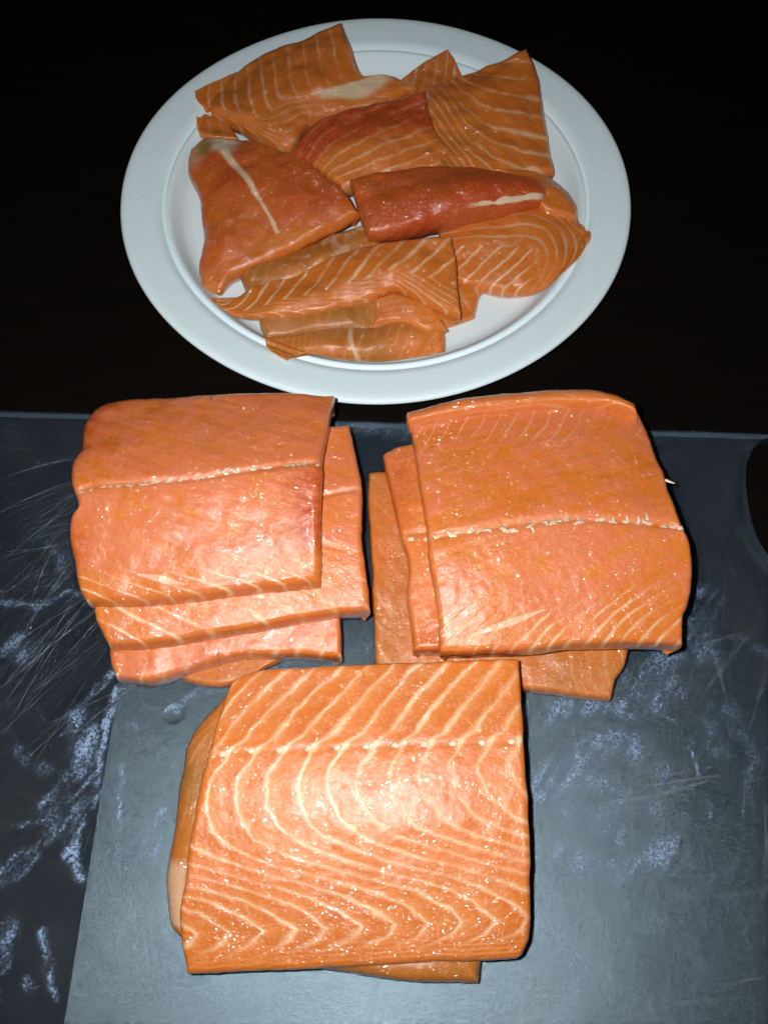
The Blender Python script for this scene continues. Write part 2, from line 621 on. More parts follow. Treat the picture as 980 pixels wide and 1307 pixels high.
# knife scratches
sv, sf, sa_ = [], [], []


def scratch(p0, p1, w, depth, bow=0.0):
    if min(p0[1], p1[1]) < 575: return
    if max(p0[0], p1[0]) > 930 and min(p0[1], p1[1]) < 770: return
    a = at(p0[0], p0[1], 0.00035)[:2]; b = at(p1[0], p1[1], 0.00035)[:2]
    d = b - a; L = np.linalg.norm(d)
    if L < 1e-5: return
    d /= L; n = np.array([-d[1], d[0]])
    k = 14
    i0 = len(sv)
    for q in range(k + 1):
        t = q / k
        c = a + d * L * t + n * bow * math.sin(math.pi * t)
        ww = w * (0.25 + 0.75 * math.sin(math.pi * min(max(t, 0.02), 0.98))) / 2
        for s_ in (-1, 1):
            sv.append((c[0] + n[0] * ww * s_, c[1] + n[1] * ww * s_, 0.00035 + 0.00001 * (i0 % 13)))
            sa_.append(depth)
    for q in range(k):
        e = i0 + 2 * q
        sf.append((e, e + 2, e + 3, e + 1))


rs = random.Random(3)
for q in range(70):      # fan of long cuts on the left of the board
    x0 = rs.uniform(-30, 40); y0 = rs.uniform(640, 1010)
    ang = math.radians(rs.gauss(44, 13)) if y0 > 760 else math.radians(rs.gauss(30, 10))
    L = rs.uniform(90, 260)
    p1 = (x0 + L * math.cos(ang), y0 - L * math.sin(ang))
    scratch((x0, y0), p1, rs.uniform(0.00010, 0.00022), rs.uniform(0.2, 0.8), rs.uniform(-.0007, .0007))
for p0, p1, d in [((0, 612), (92, 586), .9), ((0, 655), (90, 615), .8), ((0, 720), (100, 640), .7), ((0, 880), (150, 760), .9), ((0, 905), (135, 740), .7),
                  ((60, 925), (222, 855), .9), ((98, 935), (210, 850), .8), ((40, 770), (75, 690), .8), ((0, 860), (110, 690), .7), ((15, 915), (130, 740), .6)]:
    scratch(p0, p1, 0.0003, d, 0.001)
for q in range(170):      # right of the stacks
    x0 = rs.uniform(700, 1000); y0 = rs.uniform(640, 1300)
    ang = math.radians(rs.choice([rs.gauss(12, 5), rs.gauss(62, 12), rs.gauss(100, 14)]))
    L = rs.uniform(40, 170)
    scratch((x0, y0), (x0 + L * math.cos(ang), y0 - L * math.sin(ang)), rs.choice([rs.uniform(0.0001, 0.00022), rs.uniform(0.0001, 0.0003), rs.uniform(0.0006, 0.0016)]), rs.uniform(0.10, 0.40), rs.uniform(-.0015, .0015))
for q in range(130):      # around the front stack
    x0 = rs.uniform(90, 960); y0 = rs.uniform(1000, 1320)
    ang = math.radians(rs.gauss(50, 35))
    L = rs.uniform(30, 120)
    scratch((x0, y0), (x0 + L * math.cos(ang), y0 - L * math.sin(ang)), rs.uniform(0.0001, 0.00025), rs.uniform(0.1, 0.4), rs.uniform(-.001, .001))
so = mesh_obj('knife_scratches', sv, sf, M_SCR, board, {'depth': sa_}, smooth=False)
so['kind'] = 'stuff'

# ------------------------------------------------------------------ paper plate
pl_z = TABLE_Z
pa = at(479.5, 22, pl_z + 0.017); pb = at(479.5, 513, pl_z + 0.017)
PR = (pa[1] - pb[1]) / 2
PC = np.array([(at(479.5, 265, pl_z + 0.017))[0] * 1.0, (pa[1] + pb[1]) / 2])
k_ = PR / 0.130
prof = [(0.0, 0.0022), (0.050, 0.0021), (0.094, 0.0022), (0.0985, 0.0030), (0.1015, 0.0062), (0.1042, 0.0102), (0.1060, 0.0126),
        (0.1072, 0.0131), (0.1080, 0.0124), (0.1087, 0.0117), (0.1094, 0.0122), (0.1106, 0.0141), (0.1140, 0.0147), (0.1200, 0.0158), (0.1250, 0.0168), (0.1278, 0.0172),
        (0.1292, 0.0169), (0.1300, 0.0160), (0.1298, 0.0150), (0.1288, 0.0148),
        (0.1250, 0.0150), (0.1140, 0.0132), (0.1070, 0.0112), (0.1035, 0.0078), (0.1000, 0.0020), (0.0950, 0.0004), (0.0, 0.0004)]
pv, pf = [], []
NS = 192
for i, (r, z) in enumerate(prof):
    for j in range(NS):
        a = 2 * math.pi * j / NS
        wob = 0.0007 * math.sin(2 * a + 0.6) * (r / 0.13) ** 2 + 0.0004 * math.sin(5 * a) * (r / 0.13) ** 3
        rr_ = max(r, 0.0004) * k_
        pv.append((PC[0] + rr_ * math.cos(a), PC[1] + rr_ * math.sin(a), pl_z + z + (wob if z > 0.003 else 0)))
for i in range(len(prof) - 1):
    for j in range(NS):
        pf.append((i * NS + j, i * NS + (j + 1) % NS, (i + 1) * NS + (j + 1) % NS, (i + 1) * NS + j))
pf.append(tuple(range(NS - 1, -1, -1)))
o = mesh_obj('paper_plate', pv, pf, M_PLATE)
tag(o, 'round white moulded paper plate with a wide rim on the dark table', 'plate')

# ------------------------------------------------------------------ slabs of salmon
ATTRS = ('fat', 'tone', 'red', 'brown', 'pink', 'pale', 'green')


class Slab:
    pass


def slab(name, parent, top, right, bottom, left, ztop, thick, pattern, nu=120, nv=120, rnd=0.0022, relief=0.0002,
         wall_in=0.002, seed=0, dens=0.45, zmin=None, ragged=0.0004, mat=None, lump=0.0008):
    """A piece of fish: four outline curves in photo pixels at the height of its upper face.
    ztop(u, v): height of that face above the board; thick: metres down to its underside."""
    su, sv_ = edge_param(nu, dens), edge_param(nv, dens)
    Tc, Bc, Lc, Rc = curve(top, nu, su), curve(bottom, nu, su), curve(left, nv, sv_), curve(right, nv, sv_)
    U, Vv = np.meshgrid(su, sv_)
    U3, V3 = U[..., None], Vv[..., None]
    P = ((1 - V3) * Tc[None] + V3 * Bc[None] + (1 - U3) * Lc[:, None] + U3 * Rc[:, None]
         - ((1 - U3) * (1 - V3) * Tc[0] + U3 * (1 - V3) * Tc[-1] + (1 - U3) * V3 * Bc[0] + U3 * V3 * Bc[-1]))
    Z = ztop(U, Vv) + 0 * U
    W = at(P[..., 0], P[..., 1], Z)
    Wm = np.linalg.norm(W[nv // 2, -1] - W[nv // 2, 0]); Hm = np.linalg.norm(W[-1, nu // 2] - W[0, nu // 2])
    dE = np.minimum(np.minimum(U, 1 - U) * Wm, np.minimum(Vv, 1 - Vv) * Hm)
    # ragged outline
    cx, cy = W[..., 0].mean(), W[..., 1].mean()
    rg = fbm(W[..., 0] * 75, W[..., 1] * 75, seed + 20, 4) * ragged * sst(0.010, 0.0, dE) * 2
    W[..., 0] += rg * np.sign(W[..., 0] - cx); W[..., 1] += rg * np.sign(W[..., 1] - cy) * 0.7
    at_ = pattern(U, Vv, W[..., 0], W[..., 1])
    rz = np.minimum(dE, rnd)
    drop = rnd - np.sqrt(np.maximum(rnd ** 2 - (rnd - rz) ** 2, 0))
    W[..., 2] += -drop * 0.85 + lump * fbm(W[..., 0] * 45, W[..., 1] * 45, seed, 3) + relief * fbm(W[..., 0] * 350, W[..., 1] * 350, seed + 5, 3) * 0.6
    W[..., 2] += at_.pop('dz', 0) * sst(0.0, 0.004, dE)
    if callable(zmin):
        W[..., 2] = np.maximum(W[..., 2], zmin(W[..., 0], W[..., 1]) + 0.002)
    elif zmin is not None:
        W[..., 2] = np.maximum(W[..., 2], zmin)
    vs = [W.reshape(-1, 3)]
    A_ = {k2: [np.clip(np.broadcast_to(at_.get(k2, 0), U.shape), 0, 1).reshape(-1)] for k2 in ATTRS}
    g = np.arange(nu * nv).reshape(nv, nu)
    q = np.stack([g[1:, :-1], g[1:, 1:], g[:-1, 1:], g[:-1, :-1]], -1).reshape(-1, 4).tolist()
    loop = np.concatenate([g[0, :-1], g[:-1, -1], g[-1, :0:-1], g[:0:-1, 0]])     # seen from above: clockwise
    Lp = W.reshape(-1, 3)[loop]
    nl = len(loop)
    tang = np.roll(Lp, -3, 0) - np.roll(Lp, 3, 0)
    nrm = np.stack([-tang[:, 1], tang[:, 0]], -1)
    nrm /= np.linalg.norm(nrm, axis=1)[:, None] + 1e-12
    prev = loop
    base = nu * nv
    K = 9
    lz0 = ztop(U, Vv).reshape(-1)[loop] if np.ndim(ztop(U, Vv)) else np.full(nl, ztop(U, Vv))
    th = thick(U, Vv).reshape(-1)[loop] if callable(thick) else thick
    zb = lz0 - th
    if callable(zmin): zb = np.maximum(zb, zmin(Lp[:, 0], Lp[:, 1]))
    elif zmin is not None: zb = np.maximum(zb, zmin)
    for r in range(1, K + 1):
        t = r / K
        jit = fbm(Lp[:, 0] * 400 + t * 3, Lp[:, 1] * 400, seed + 31, 2) * 0.00022
        off = 0.0005 * math.sin(math.pi * min(t * 1.15, 1)) - wall_in * t ** 1.6 + jit
        R = Lp.copy()
        R[:, :2] += nrm * np.asarray(off).reshape(-1, 1)
        R[:, 2] = Lp[:, 2] * (1 - t) + zb * t
        vs.append(R)
        for k2 in ATTRS:
            val = A_[k2][0][loop].copy()
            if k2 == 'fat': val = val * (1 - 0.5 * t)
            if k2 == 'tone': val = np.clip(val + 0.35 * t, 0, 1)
            A_[k2].append(val)
        cur = np.arange(base, base + nl)
        nx = np.roll(np.arange(nl), -1)
        q += np.stack([prev, prev[nx], cur[nx], cur], -1).tolist()
        prev = cur; base += nl
    # underside
    cen = R.mean(0); vs.append(cen[None])
    for k2 in ATTRS: A_[k2].append(np.zeros(1))
    nx = np.roll(np.arange(nl), -1)
    q += [(int(prev[i]), int(prev[nx[i]]), base) for i in range(nl)]
    o = mesh_obj(name, np.vstack(vs), q, mat or M_SAL, parent, {k2: np.concatenate(A_[k2]) for k2 in ATTRS})
    s = Slab(); s.obj = o; s.W = W; s.su = su; s.sv = sv_; s.parent = parent
    return s


def on(s, u, v):
    """point on a slab's upper face"""
    i = np.interp(u, s.su, np.arange(len(s.su))); j = np.interp(v, s.sv, np.arange(len(s.sv)))
    i0 = int(min(i, len(s.su) - 2)); j0 = int(min(j, len(s.sv) - 2))
    fi, fj = i - i0, j - j0
    W = s.W
    return (W[j0, i0] * (1 - fi) + W[j0, i0 + 1] * fi) * (1 - fj) + (W[j0 + 1, i0] * (1 - fi) + W[j0 + 1, i0 + 1] * fi) * fj


def worms(s, name, paths, rad, flat=0.55, sides=7, sink=0.25, mat=None):
    """raised soft strands lying on a slab, each given as (u, v, width factor) points; one mesh"""
    v, f = [], []
    for pts in paths:
        P = np.array([on(s, np.clip(a, .004, .996), np.clip(b, .004, .996)) for a, b, w in pts]); w = np.array([c for a, b, c in pts]) * rad
        n = len(P); i0 = len(v)
        for i in range(n):
            d = P[min(i + 1, n - 1)] - P[max(i - 1, 0)]; d /= np.linalg.norm(d) + 1e-12
            sd = np.array([-d[1], d[0], 0]); sd /= np.linalg.norm(sd) + 1e-12
            for k2 in range(sides):
                a = 2 * math.pi * k2 / sides
                rr = w[i] * (1 + 0.12 * random.uniform(-1, 1))
                v.append(P[i] + sd * rr * math.cos(a) + np.array([0, 0, rr * flat * (math.sin(a) - sink)]))
        for i in range(n - 1):
            for k2 in range(sides):
                a, b = i0 + i * sides + k2, i0 + i * sides + (k2 + 1) % sides
                f.append((a, b, b + sides, a + sides))
        f.append(tuple(i0 + k2 for k2 in range(sides))[::-1]); f.append(tuple(i0 + (n - 1) * sides + k2 for k2 in range(sides)))
    return mesh_obj(name, np.array(v), f, mat or M_FAT, s.obj if s.parent is None else s.parent)


def stripes(ph, w, x, y, seed=0, brk=0.35):
    """thin pale lines at whole numbers of ph, with uneven width; also the shading across each flake"""
    fr = ph - np.floor(ph)
    d = np.minimum(fr, 1 - fr)
    ww = w * (1.05 + 0.75 * fbm(x * 150, y * 150, seed + 50, 4) + 0.5 * fbm(x * 30, y * 30, seed + 51, 2))
    ln = 0.92 * sst(1.0, 0.0, d / np.maximum(ww, 1e-3))
    ln = ln * np.clip(1.05 - brk + brk * 2.0 * fbm(x * 120, y * 120, seed + 60, 3) + 0.55 * fbm(x * 28, y * 28, seed + 61, 2) + 0.3 * fbm(x * 420, y * 420, seed + 62, 2), 0.05, 1)
    return ln, fr


def seam_nodules(v0, n, amp, seed, v1=None, big=1.0):
    r = random.Random(seed)
    out = []
    v1 = v0 if v1 is None else v1
    u = 0.02
    while u < 0.98:
        vv = lambda q: v0 + (v1 - v0) * q + amp * 0.4 * math.sin(q * 9 + seed)
        L = r.uniform(0.012, 0.05)
        k2 = 7
        a0 = r.uniform(-1, 1) * amp
        a1 = r.uniform(-1, 1) * amp
        out.append([(u + L * i / k2, vv(u) + a0 + (a1 - a0) * i / k2 + r.uniform(-1, 1) * amp * 0.35,
                     big * r.uniform(0.5, 1.2) * (0.25 + 0.9 * math.sin(math.pi * i / k2))) for i in range(k2 + 1)])
        if r.random() < 0.55:
            h = r.uniform(0.8, 2.2) * amp * r.choice([-1, -1, 1])
            out.append([(u + L * .5 + 0.006 * math.sin(3 * i / 5), vv(u) + a0 + h * i / 5, big * (0.7 - 0.09 * i)) for i in range(6)])
        u += L * r.uniform(0.6, 1.4) + r.choice([0, 0, 0.015, 0.03])
    return out


def dome(z_far, z_seam, z_near, vs, zl=0.0, zr=0.0, pw=1.6):
    def f(U, V):
        a = np.where(V < vs, z_seam + (z_far - z_seam) * np.abs((vs - V) / vs) ** pw,
                     z_seam + (z_near - z_seam) * np.abs((V - vs) / (1 - vs)) ** pw)
        return a + zl * (1 - U) ** 2 + zr * U ** 2
    return f


G_L, G_R, G_F = 'fillets stacked on the left of the board', 'fillets stacked on the right of the board', 'fillets stacked in front'


def fillet_root(px, py, z, label, group):
    p = at(px, py, z)
    e = empty('salmon_fillet', tuple(p))
    return tag(e, label, 'salmon fillet', group)


# ---- front stack, lower fillet
def pat_brown(seed, br=0.6, sp=0.10, ang=0.5, fatw=0.10, rim=0.0):
    def f(U, V, x, y):
        n = fbm(x * 60, y * 60, seed, 4)
        ph = (U + V * ang + 0.03 * n) / sp
        ln, fr = stripes(ph, fatw, x, y, seed, 0.6)
        pale = rim * 0.5 * sst(.065, .035, U + .03 * n) * sst(.66, .71, V + .02 * n) * sst(.95, .92, V)
        return dict(fat=ln * 0.35, tone=0.3 + 0.3 * fr, brown=np.clip(br + 0.5 * n, 0, 1), pale=pale, dz=0.0004 * n)
    return f


fr2 = fillet_root(430, 1090, 0, 'thin brownish salmon fillet mostly hidden under the boldly striped fillet', G_F)
s = slab('flesh', fr2, [(292, 880), (450, 870), (640, 868)], [(640, 868), (640, 1060), (611, 1254)],
         [(228, 1196), (320, 1226), (430, 1238), (520, 1252), (611, 1254)],
         [(292, 880), (262, 910), (236, 948), (230, 985), (222, 1050), (211, 1110), (209, 1150), (214, 1180), (228, 1196)],
         lambda U, V: 0.0125 + 0.003 * np.sin(np.pi * np.clip(U, 0, 1)), 0.0125, pat_brown(3, 0.75, 0.03, 0.3, rim=1.0), 150, 150, rnd=0.006, wall_in=0.003, seed=2, zmin=0.0004)

# ---- front stack, upper fillet (bold W-shaped flakes)
KY = np.array([30, 85, 140, 195, 222, 240, 252, 275, 310, 345, 400, 450, 480, 500, 520, 545, 570, 600, 630, 665, 705, 735, 765, 790, 830]) / 800.0
KH = np.array([205, 150, 100, 58, 40, 8, 0, -8, -33, -38, -24, 4, 32, 60, 98, 155, 222, 310, 392, 456, 505, 478, 410, 290, 60]) / 75.0


def pat_front(U, V, x, y):
    yy = 0.05 + V * 0.955            # zoomed picture height / 800
    w = fbm(x * 55, y * 55, 4, 3)
    w2 = fbm(x * 190, y * 190, 6, 3)
    seam = 0.315
    shift = 0.11 * np.clip(U - 0.25, 0, 1)
    ye = np.where(yy > seam, np.clip(yy + shift * np.clip((yy - seam) * 3.2, 0, 1) * np.clip((0.90 - yy) * 2.4, 0, 1), 0, 1.05), yy)
    H = np.interp(ye, KY, KH)
    H2 = np.interp(ye + 0.012, KY, KH)
    px = U * 830 / 75.0 * (1 - 0.05 * V)
    ph = px - H + 0.12 * w + 0.13 * w2 + 0.25
    grad = np.abs(H2 - H) / 0.012 / 10.6      # how sheared the flakes are here
    wl = 0.135 * (1 + 0.45 * np.clip(grad, 0, 3))
    ln, fr = stripes(ph, wl, x, y, 5, 0.30)
    belly = sst(0.92, 0.96, yy)
    ln2, _ = stripes(yy * 60 + 0.4 * w, 0.2, x, y, 9, 0.4)
    ln = ln * (1 - belly) + ln2 * belly * 0.45
    sm_ = np.exp(-((yy - seam) / 0.012) ** 2)
    nod = np.clip(np.cos((px - H + .25) * 2 * np.pi), 0, 1) ** 3
    fat = np.clip(ln * 0.92 + 0.30 * np.exp(-fr / 0.16) * (1 - belly) + sm_ * (0.06 + 0.85 * nod), 0, 1)
    fuzzy = np.exp(-((yy - 0.45) / 0.13) ** 2 - ((U - 0.72) / 0.28) ** 2)
    fat = fat * (1 - 0.35 * fuzzy) / (1 + 0.25 * np.clip(grad - 0.6, 0, 3)) * (1 - 0.45 * np.exp(-((yy - 0.725 - 0.03 * (U - .5)) / 0.03) ** 2))
    pink = np.clip(0.5 * fuzzy + 0.5 * np.exp(-((yy - 0.70) / 0.05) ** 2) * (0.5 + w) + 0.6 * np.exp(-((yy - seam) / 0.03) ** 2) * (0.4 + w2), 0, 0.8)
    tone = np.clip(0.55 * fr * (1 - 0.4 * fuzzy) + 0.25 * w, 0, 1)
    dz = -0.00004 * ln + 0.00012 * (fr - 0.5) * (1 - belly) / (1 + grad) - 0.0002 * sm_ + 0.0002 * w2 * fuzzy
    return dict(fat=fat, tone=tone, pink=pink, red=0.12 * np.clip(w2, 0, 1), dz=dz)


fr1 = fillet_root(460, 1060, 0.016, 'orange salmon fillet with bold white W-shaped fat lines, top of the front pair', G_F)
s = slab('flesh', fr1, [(294, 868), (325, 855), (400, 850), (481, 846), (580, 842), (663, 839)],
         [(663, 839), (667, 924), (671, 992), (677, 1080), (678, 1150), (677, 1190), (667, 1219)],
         [(238, 1243), (346, 1238), (429, 1234), (554, 1228), (648, 1224), (667, 1219)],
         [(294, 868), (273, 932), (256, 1002), (242, 1070), (236, 1122), (229, 1158), (230, 1195), (238, 1243)],
         dome(0.0335, 0.0365, 0.0215, 0.30, -0.002, -0.001, 1.5), 0.0150, pat_front, 400, 400, rnd=0.0022, wall_in=0.0035, seed=1, relief=0.0002, lump=0.0009)
nod = []
for i in range(11):
    u = 0.055 + i * 0.0905
    nod.append([(u - 0.012 + 0.024 * k2 / 6, 0.277 + random.uniform(-.003, .003), 0.4 + 0.8 * math.sin(math.pi * k2 / 6)) for k2 in range(7)])
worms(s, 'fat_seam', nod, 0.0011, 0.35)


# ---- smooth-faced fillets (bone side up)
def pat_smooth(seed, seam0, seam1, low=0.80, sp=0.085, slope=0.8, red=0.35, pink=0.4, up=None, scar=None, flip=1):
    def f(U, V, x, y):
        w = fbm(x * 40, y * 40, seed, 4)
        w2 = fbm(x * 170, y * 170, seed + 3, 3)
        fib = fbm((x + y * 0.35 * flip) * 60, (y - x * 0.35 * flip) * 420, seed + 9, 3)
        sv = seam0 + (seam1 - seam0) * U + 0.012 * np.sin(U * 7 + seed)
        sm_ = np.exp(-((V - sv) / 0.016) ** 2)
        ph = (U * flip + (V - 1) * slope * -1 * flip + 0.05 * w) / sp if flip > 0 else (U + (1 - V) * slope + 0.05 * w) / sp
        ph = (U + flip * (V - 1) * slope * (1 + 1.2 * (1 - V)) + 0.03 * w) / sp
        ln, fr = stripes(ph, 0.17, x, y, seed, 0.45)
        zone = sst(low - 0.08, low + 0.06, V + 0.05 * w)
        fat = ln * zone * 1.0
        tone = 0.4 * fr * zone + 0.2 * np.clip(w2, 0, 1)
        if up:
            ph2 = (U + (V * 2.2) ** 1.3 * 0.5 + 0.04 * w) / (sp * 0.9)
            l2, f2 = stripes(ph2, 0.14, x, y, seed + 2, 0.5)
            zu = sst(up + 0.10, up - 0.06, V + 0.04 * w)
            fat = np.maximum(fat, l2 * zu * 0.4); tone = tone + 0.3 * f2 * zu
        fat = np.maximum(fat, 0.25 * sm_ * np.clip(0.5 + w2, 0, 1))
        pal = 0
        if scar:
            a, b, c, d, wd = scar
            t = np.clip((U - a) / (c - a), 0, 1)
            dd = np.abs(V - (b + (d - b) * t)) + 0.3 * np.maximum(0, np.abs(U - (a + c) / 2) - (c - a) / 2)
            pal = 0.55 * sst(1.15, 0.8, dd / (wd * (0.25 + np.sin(np.pi * np.clip(t, .02, .98))))) * ((U > a - .02) & (U < c + .02))
        rd = np.clip(red * (0.8 + 2.6 * w) * (1 - zone), 0, 0.9)
        pk = np.clip(pink * (0.6 + 1.0 * fib + 1.0 * w2 - 1.2 * w) * (1 - 0.5 * zone), 0, 0.85)
        dz = 0.00012 * fib * (1 - zone) - 0.0009 * sm_ + 0.0001 * (fr - .5) * zone + 0.00015 * w2
        return dict(fat=fat, tone=np.clip(tone, 0, 1), red=rd, pink=pk, pale=pal, dz=dz)
    return f


# left stack, from the board up
lf4 = fillet_root(270, 850, 0, 'thin scrap of salmon flattened under the lowest fillet of the reddish stack', G_L)
slab('flesh', lf4, [(190, 800), (300, 800), (380, 800)], [(380, 800), (370, 830), (330, 858)],
     [(215, 858), (245, 870), (285, 874), (330, 858)], [(190, 800), (198, 830), (215, 858)],
     lambda U, V: 0.006 + 0 * U, 0.0056, pat_brown(8, 0.3, 0.08, 0.5), 90, 60, rnd=0.0025, seed=8, zmin=0.0004)

lf3 = fillet_root(290, 740, 0.002, 'glossy reddish salmon fillet at the bottom of the three left ones', G_L)
slab('flesh', lf3, [(150, 600), (300, 590), (425, 580)], [(425, 580), (430, 700), (433, 790), (437, 838)],
     [(148, 864), (190, 868), (240, 854), (300, 838), (370, 834), (437, 838)], [(150, 600), (135, 720), (139, 830), (148, 864)],
     dome(0.020, 0.022, 0.0140, 0.40, 0, 0), 0.0155, pat_smooth(21, 0.45, 0.45, 0.97, 0.1, 0.6, 0.40, 0.9), 180, 180, seed=21, lump=0.0016)

lf2 = fillet_root(300, 700, 0.018, 'salmon fillet with diagonal white lines, sandwiched in the middle of the reddish stack', G_L)
slab('flesh', lf2, [(150, 560), (300, 548), (446, 541)], [(446, 541), (460, 615), (462, 682), (466, 731), (471, 776)],
     [(139, 822), (208, 818), (329, 798), (420, 782), (471, 776)], [(150, 560), (125, 680), (121, 770), (131, 805), (139, 822)],
     dome(0.032, 0.0365, 0.0275, 0.40, 0, -0.002), 0.0150, pat_smooth(22, 0.42, 0.36, 0.72, 0.125, 0.75, 0.15, 0.6, flip=-1), 240, 240, seed=22, rnd=0.0022)

lf1 = fillet_root(260, 640, 0.034, 'reddish salmon fillet with a thin squiggly white seam, crowning its stack', G_L)
s = slab('flesh', lf1, [(121, 522), (150, 510), (240, 503), (329, 499), (401, 500), (427, 501)],
         [(427, 501), (419, 538), (412, 572), (409, 615), (408, 682), (409, 742)],
         [(109, 768), (172, 767), (240, 760), (329, 749), (380, 744), (409, 742)],
         [(121, 522), (108, 540), (103, 570), (92, 587), (91, 615), (99, 642), (90, 658), (88, 685), (94, 713), (98, 746), (109, 768)],
         dome(0.041, 0.0535, 0.0405, 0.42, -0.003, -0.003, 1.45), 0.0150,
         pat_smooth(23, 0.45, 0.38, 0.88, 0.12, 1.5, 0.42, 0.75, scar=(0.26, 0.87, 0.44, 0.94, 0.014), flip=-1), 340, 340, seed=23, rnd=0.0028, lump=0.0013)
worms(s, 'fat_seam', seam_nodules(0.455, 20, 0.010, 4, 0.375, 0.8), 0.0009, 0.22)

# right stack
rf3 = fillet_root(620, 760, 0, 'brownish salmon fillet at the bottom of the right pile, its corner sticking out', G_R)
slab('flesh', rf3, [(471, 603), (487, 600), (600, 595), (800, 590)], [(800, 590), (812, 720), (802, 835), (786, 866), (779, 890)],
     [(480, 862), (600, 872), (666, 878), (732, 886), (779, 890)], [(471, 603), (470, 634), (473, 705), (477, 775), (480, 862)],
     lambda U, V: 0.0155 - 0.004 * V ** 2 * 1.0, 0.0145, pat_brown(31, 0.35, 0.07, -0.6, 0.12), 200, 200, seed=31, rnd=0.0022, zmin=0.0005)

rf2 = fillet_root(640, 720, 0.016, 'narrow strip of salmon fillet showing between top and bottom of the right pile', G_R)
s = slab('flesh', rf2, [(488, 578), (498, 572), (526, 565), (650, 556), (790, 552)], [(790, 552), (820, 690), (830, 812)],
         [(529, 828), (640, 826), (740, 815), (830, 812)], [(488, 578), (499, 625), (511, 676), (522, 712), (520, 760), (527, 799), (529, 828)],
         dome(0.0300, 0.0330, 0.0280, 0.45), 0.0140, pat_smooth(32, 0.42, 0.42, 1.3, 0.1, 0.6, 0.25, 0.3), 220, 220, seed=32, rnd=0.0025, lump=0.0014)
worms(s, 'fat_seam', seam_nodules(0.46, 20, 0.010, 9, 0.45, 1.0), 0.0012, 0.22)

rf1 = fillet_root(700, 690, 0.032, 'broad pale orange salmon fillet with a curled far edge, crowning the right pile', G_R)
s = slab('flesh', rf1, [(523, 536), (590, 522), (661, 514), (741, 511), (785, 516), (815, 526)],
         [(815, 526), (825, 545), (840, 585), (849, 606), (862, 648), (871, 672), (880, 688), (884, 719), (880, 768), (872, 789), (871, 822)],
         [(563, 830), (666, 828), (732, 821), (816, 819), (871, 822)],
         [(523, 536), (530, 578), (544, 667), (547, 714), (558, 775), (563, 830)],
         dome(0.0440, 0.0510, 0.0390, 0.45, -0.002, -0.003, 1.5), 0.0150,
         pat_smooth(33, 0.50, 0.50, 0.84, 0.075, 0.9, 0.10, 0.9, up=0.14, scar=(0.13, 0.94, 0.42, 0.85, 0.012), flip=1), 360, 360, seed=33, rnd=0.0022)
worms(s, 'fat_seam', seam_nodules(0.505, 20, 0.014, 12, 0.505, 1.15), 0.0010, 0.22)


def pat_flap(U, V, x, y):
    w = fbm(x * 60, y * 60, 41, 3)
    ln, fr = stripes(V * 3.1 + 0.5 * w, 0.25, x, y, 41, 0.5)
    return dict(fat=ln * 0.25, tone=0.3 * fr, pink=0.3 + 0.3 * w)


slab('curled_edge', rf1, [(521, 522), (591, 506), (661, 498), (741, 494), (779, 500), (811, 513)], [(811, 513), (813, 522), (814, 531)],
     [(524, 541), (590, 529), (661, 521), (741, 516), (785, 519), (814, 531)], [(521, 522), (521, 531), (524, 541)],
     lambda U, V: 0.0455 + 0.002 * np.sin(np.pi * V), 0.012, pat_flap, 200, 36, rnd=0.0030, seed=41, dens=0.3)

# ------------------------------------------------------------------ trimmings on the plate
PZ = pl_z + 0.0022
G_P = 'salmon trimmings heaped on the paper plate'


PROF_R = np.array([p[0] for p in prof[:17]]) * k_
PROF_Z = np.array([p[1] for p in prof[:17]])


def plate_z(x, y):
    return pl_z + np.interp(np.hypot(x - PC[0], y - PC[1]), PROF_R, PROF_Z) + 0.0004


def lin(z00, z10, z01, z11, bulge=0.0):
    """heights above the plate floor at far-left, far-right, near-left, near-right"""
    def f(U, V):
        return PZ + (z00 * (1 - U) + z10 * U) * (1 - V) + (z01 * (1 - U) + z11 * U) * V + bulge * np.sin(np.pi * U) * np.sin(np.pi * V)
    return f


def trim(label, px, py, z, top, right, bottom, left, zf, thick, pat, nu=110, nv=110, **kw):
    e = empty('salmon_trimming', tuple(at(px, py, PZ + z)))
    tag(e, label, 'salmon trimming', G_P)
    kw.setdefault('zmin', plate_z)
    kw.setdefault('lump', 0.0030)
    return slab('flesh', e, top, right, bottom, left, zf, thick, pat, nu, nv, **kw)


def pat_lines(fun, w=0.10, seed=0, strength=0.8, red=None, brown=None, tone=0.45, extra=None, pale=None, green=None):
    """fun(U, V) -> line phase"""
    def f(U, V, x, y):
        n = fbm(x * 60, y * 60, seed, 3)
        n2 = fbm(x * 200, y * 200, seed + 4, 3)
        ln, fr = stripes(fun(U, V) + 0.12 * n + 0.09 * n2, w * 1.6, x, y, seed, 0.35)
        d = dict(fat=ln * strength, tone=np.clip(tone * 0.8 * fr + 0.2 * n + 0.02, 0, 1), dz=(-0.00008 * ln + 0.00016 * (fr - .5)) * strength + 0.0002 * n2)
        if red is not None: d['red'] = np.clip(red(U, V) + 0.35 * n, 0, 1); d['fat'] = d['fat'] * (1 - 0.75 * d['red'])
        if brown is not None: d['brown'] = np.clip(brown(U, V) + 0.35 * n, 0, 1)
        if pale is not None: d['pale'] = np.clip(pale(U, V, n, n2), 0, 1)
        if green is not None: d['green'] = np.clip(green(U, V, n, n2), 0, 1)
        return d
    return f


one = lambda U, V: 0 * U + 1.0
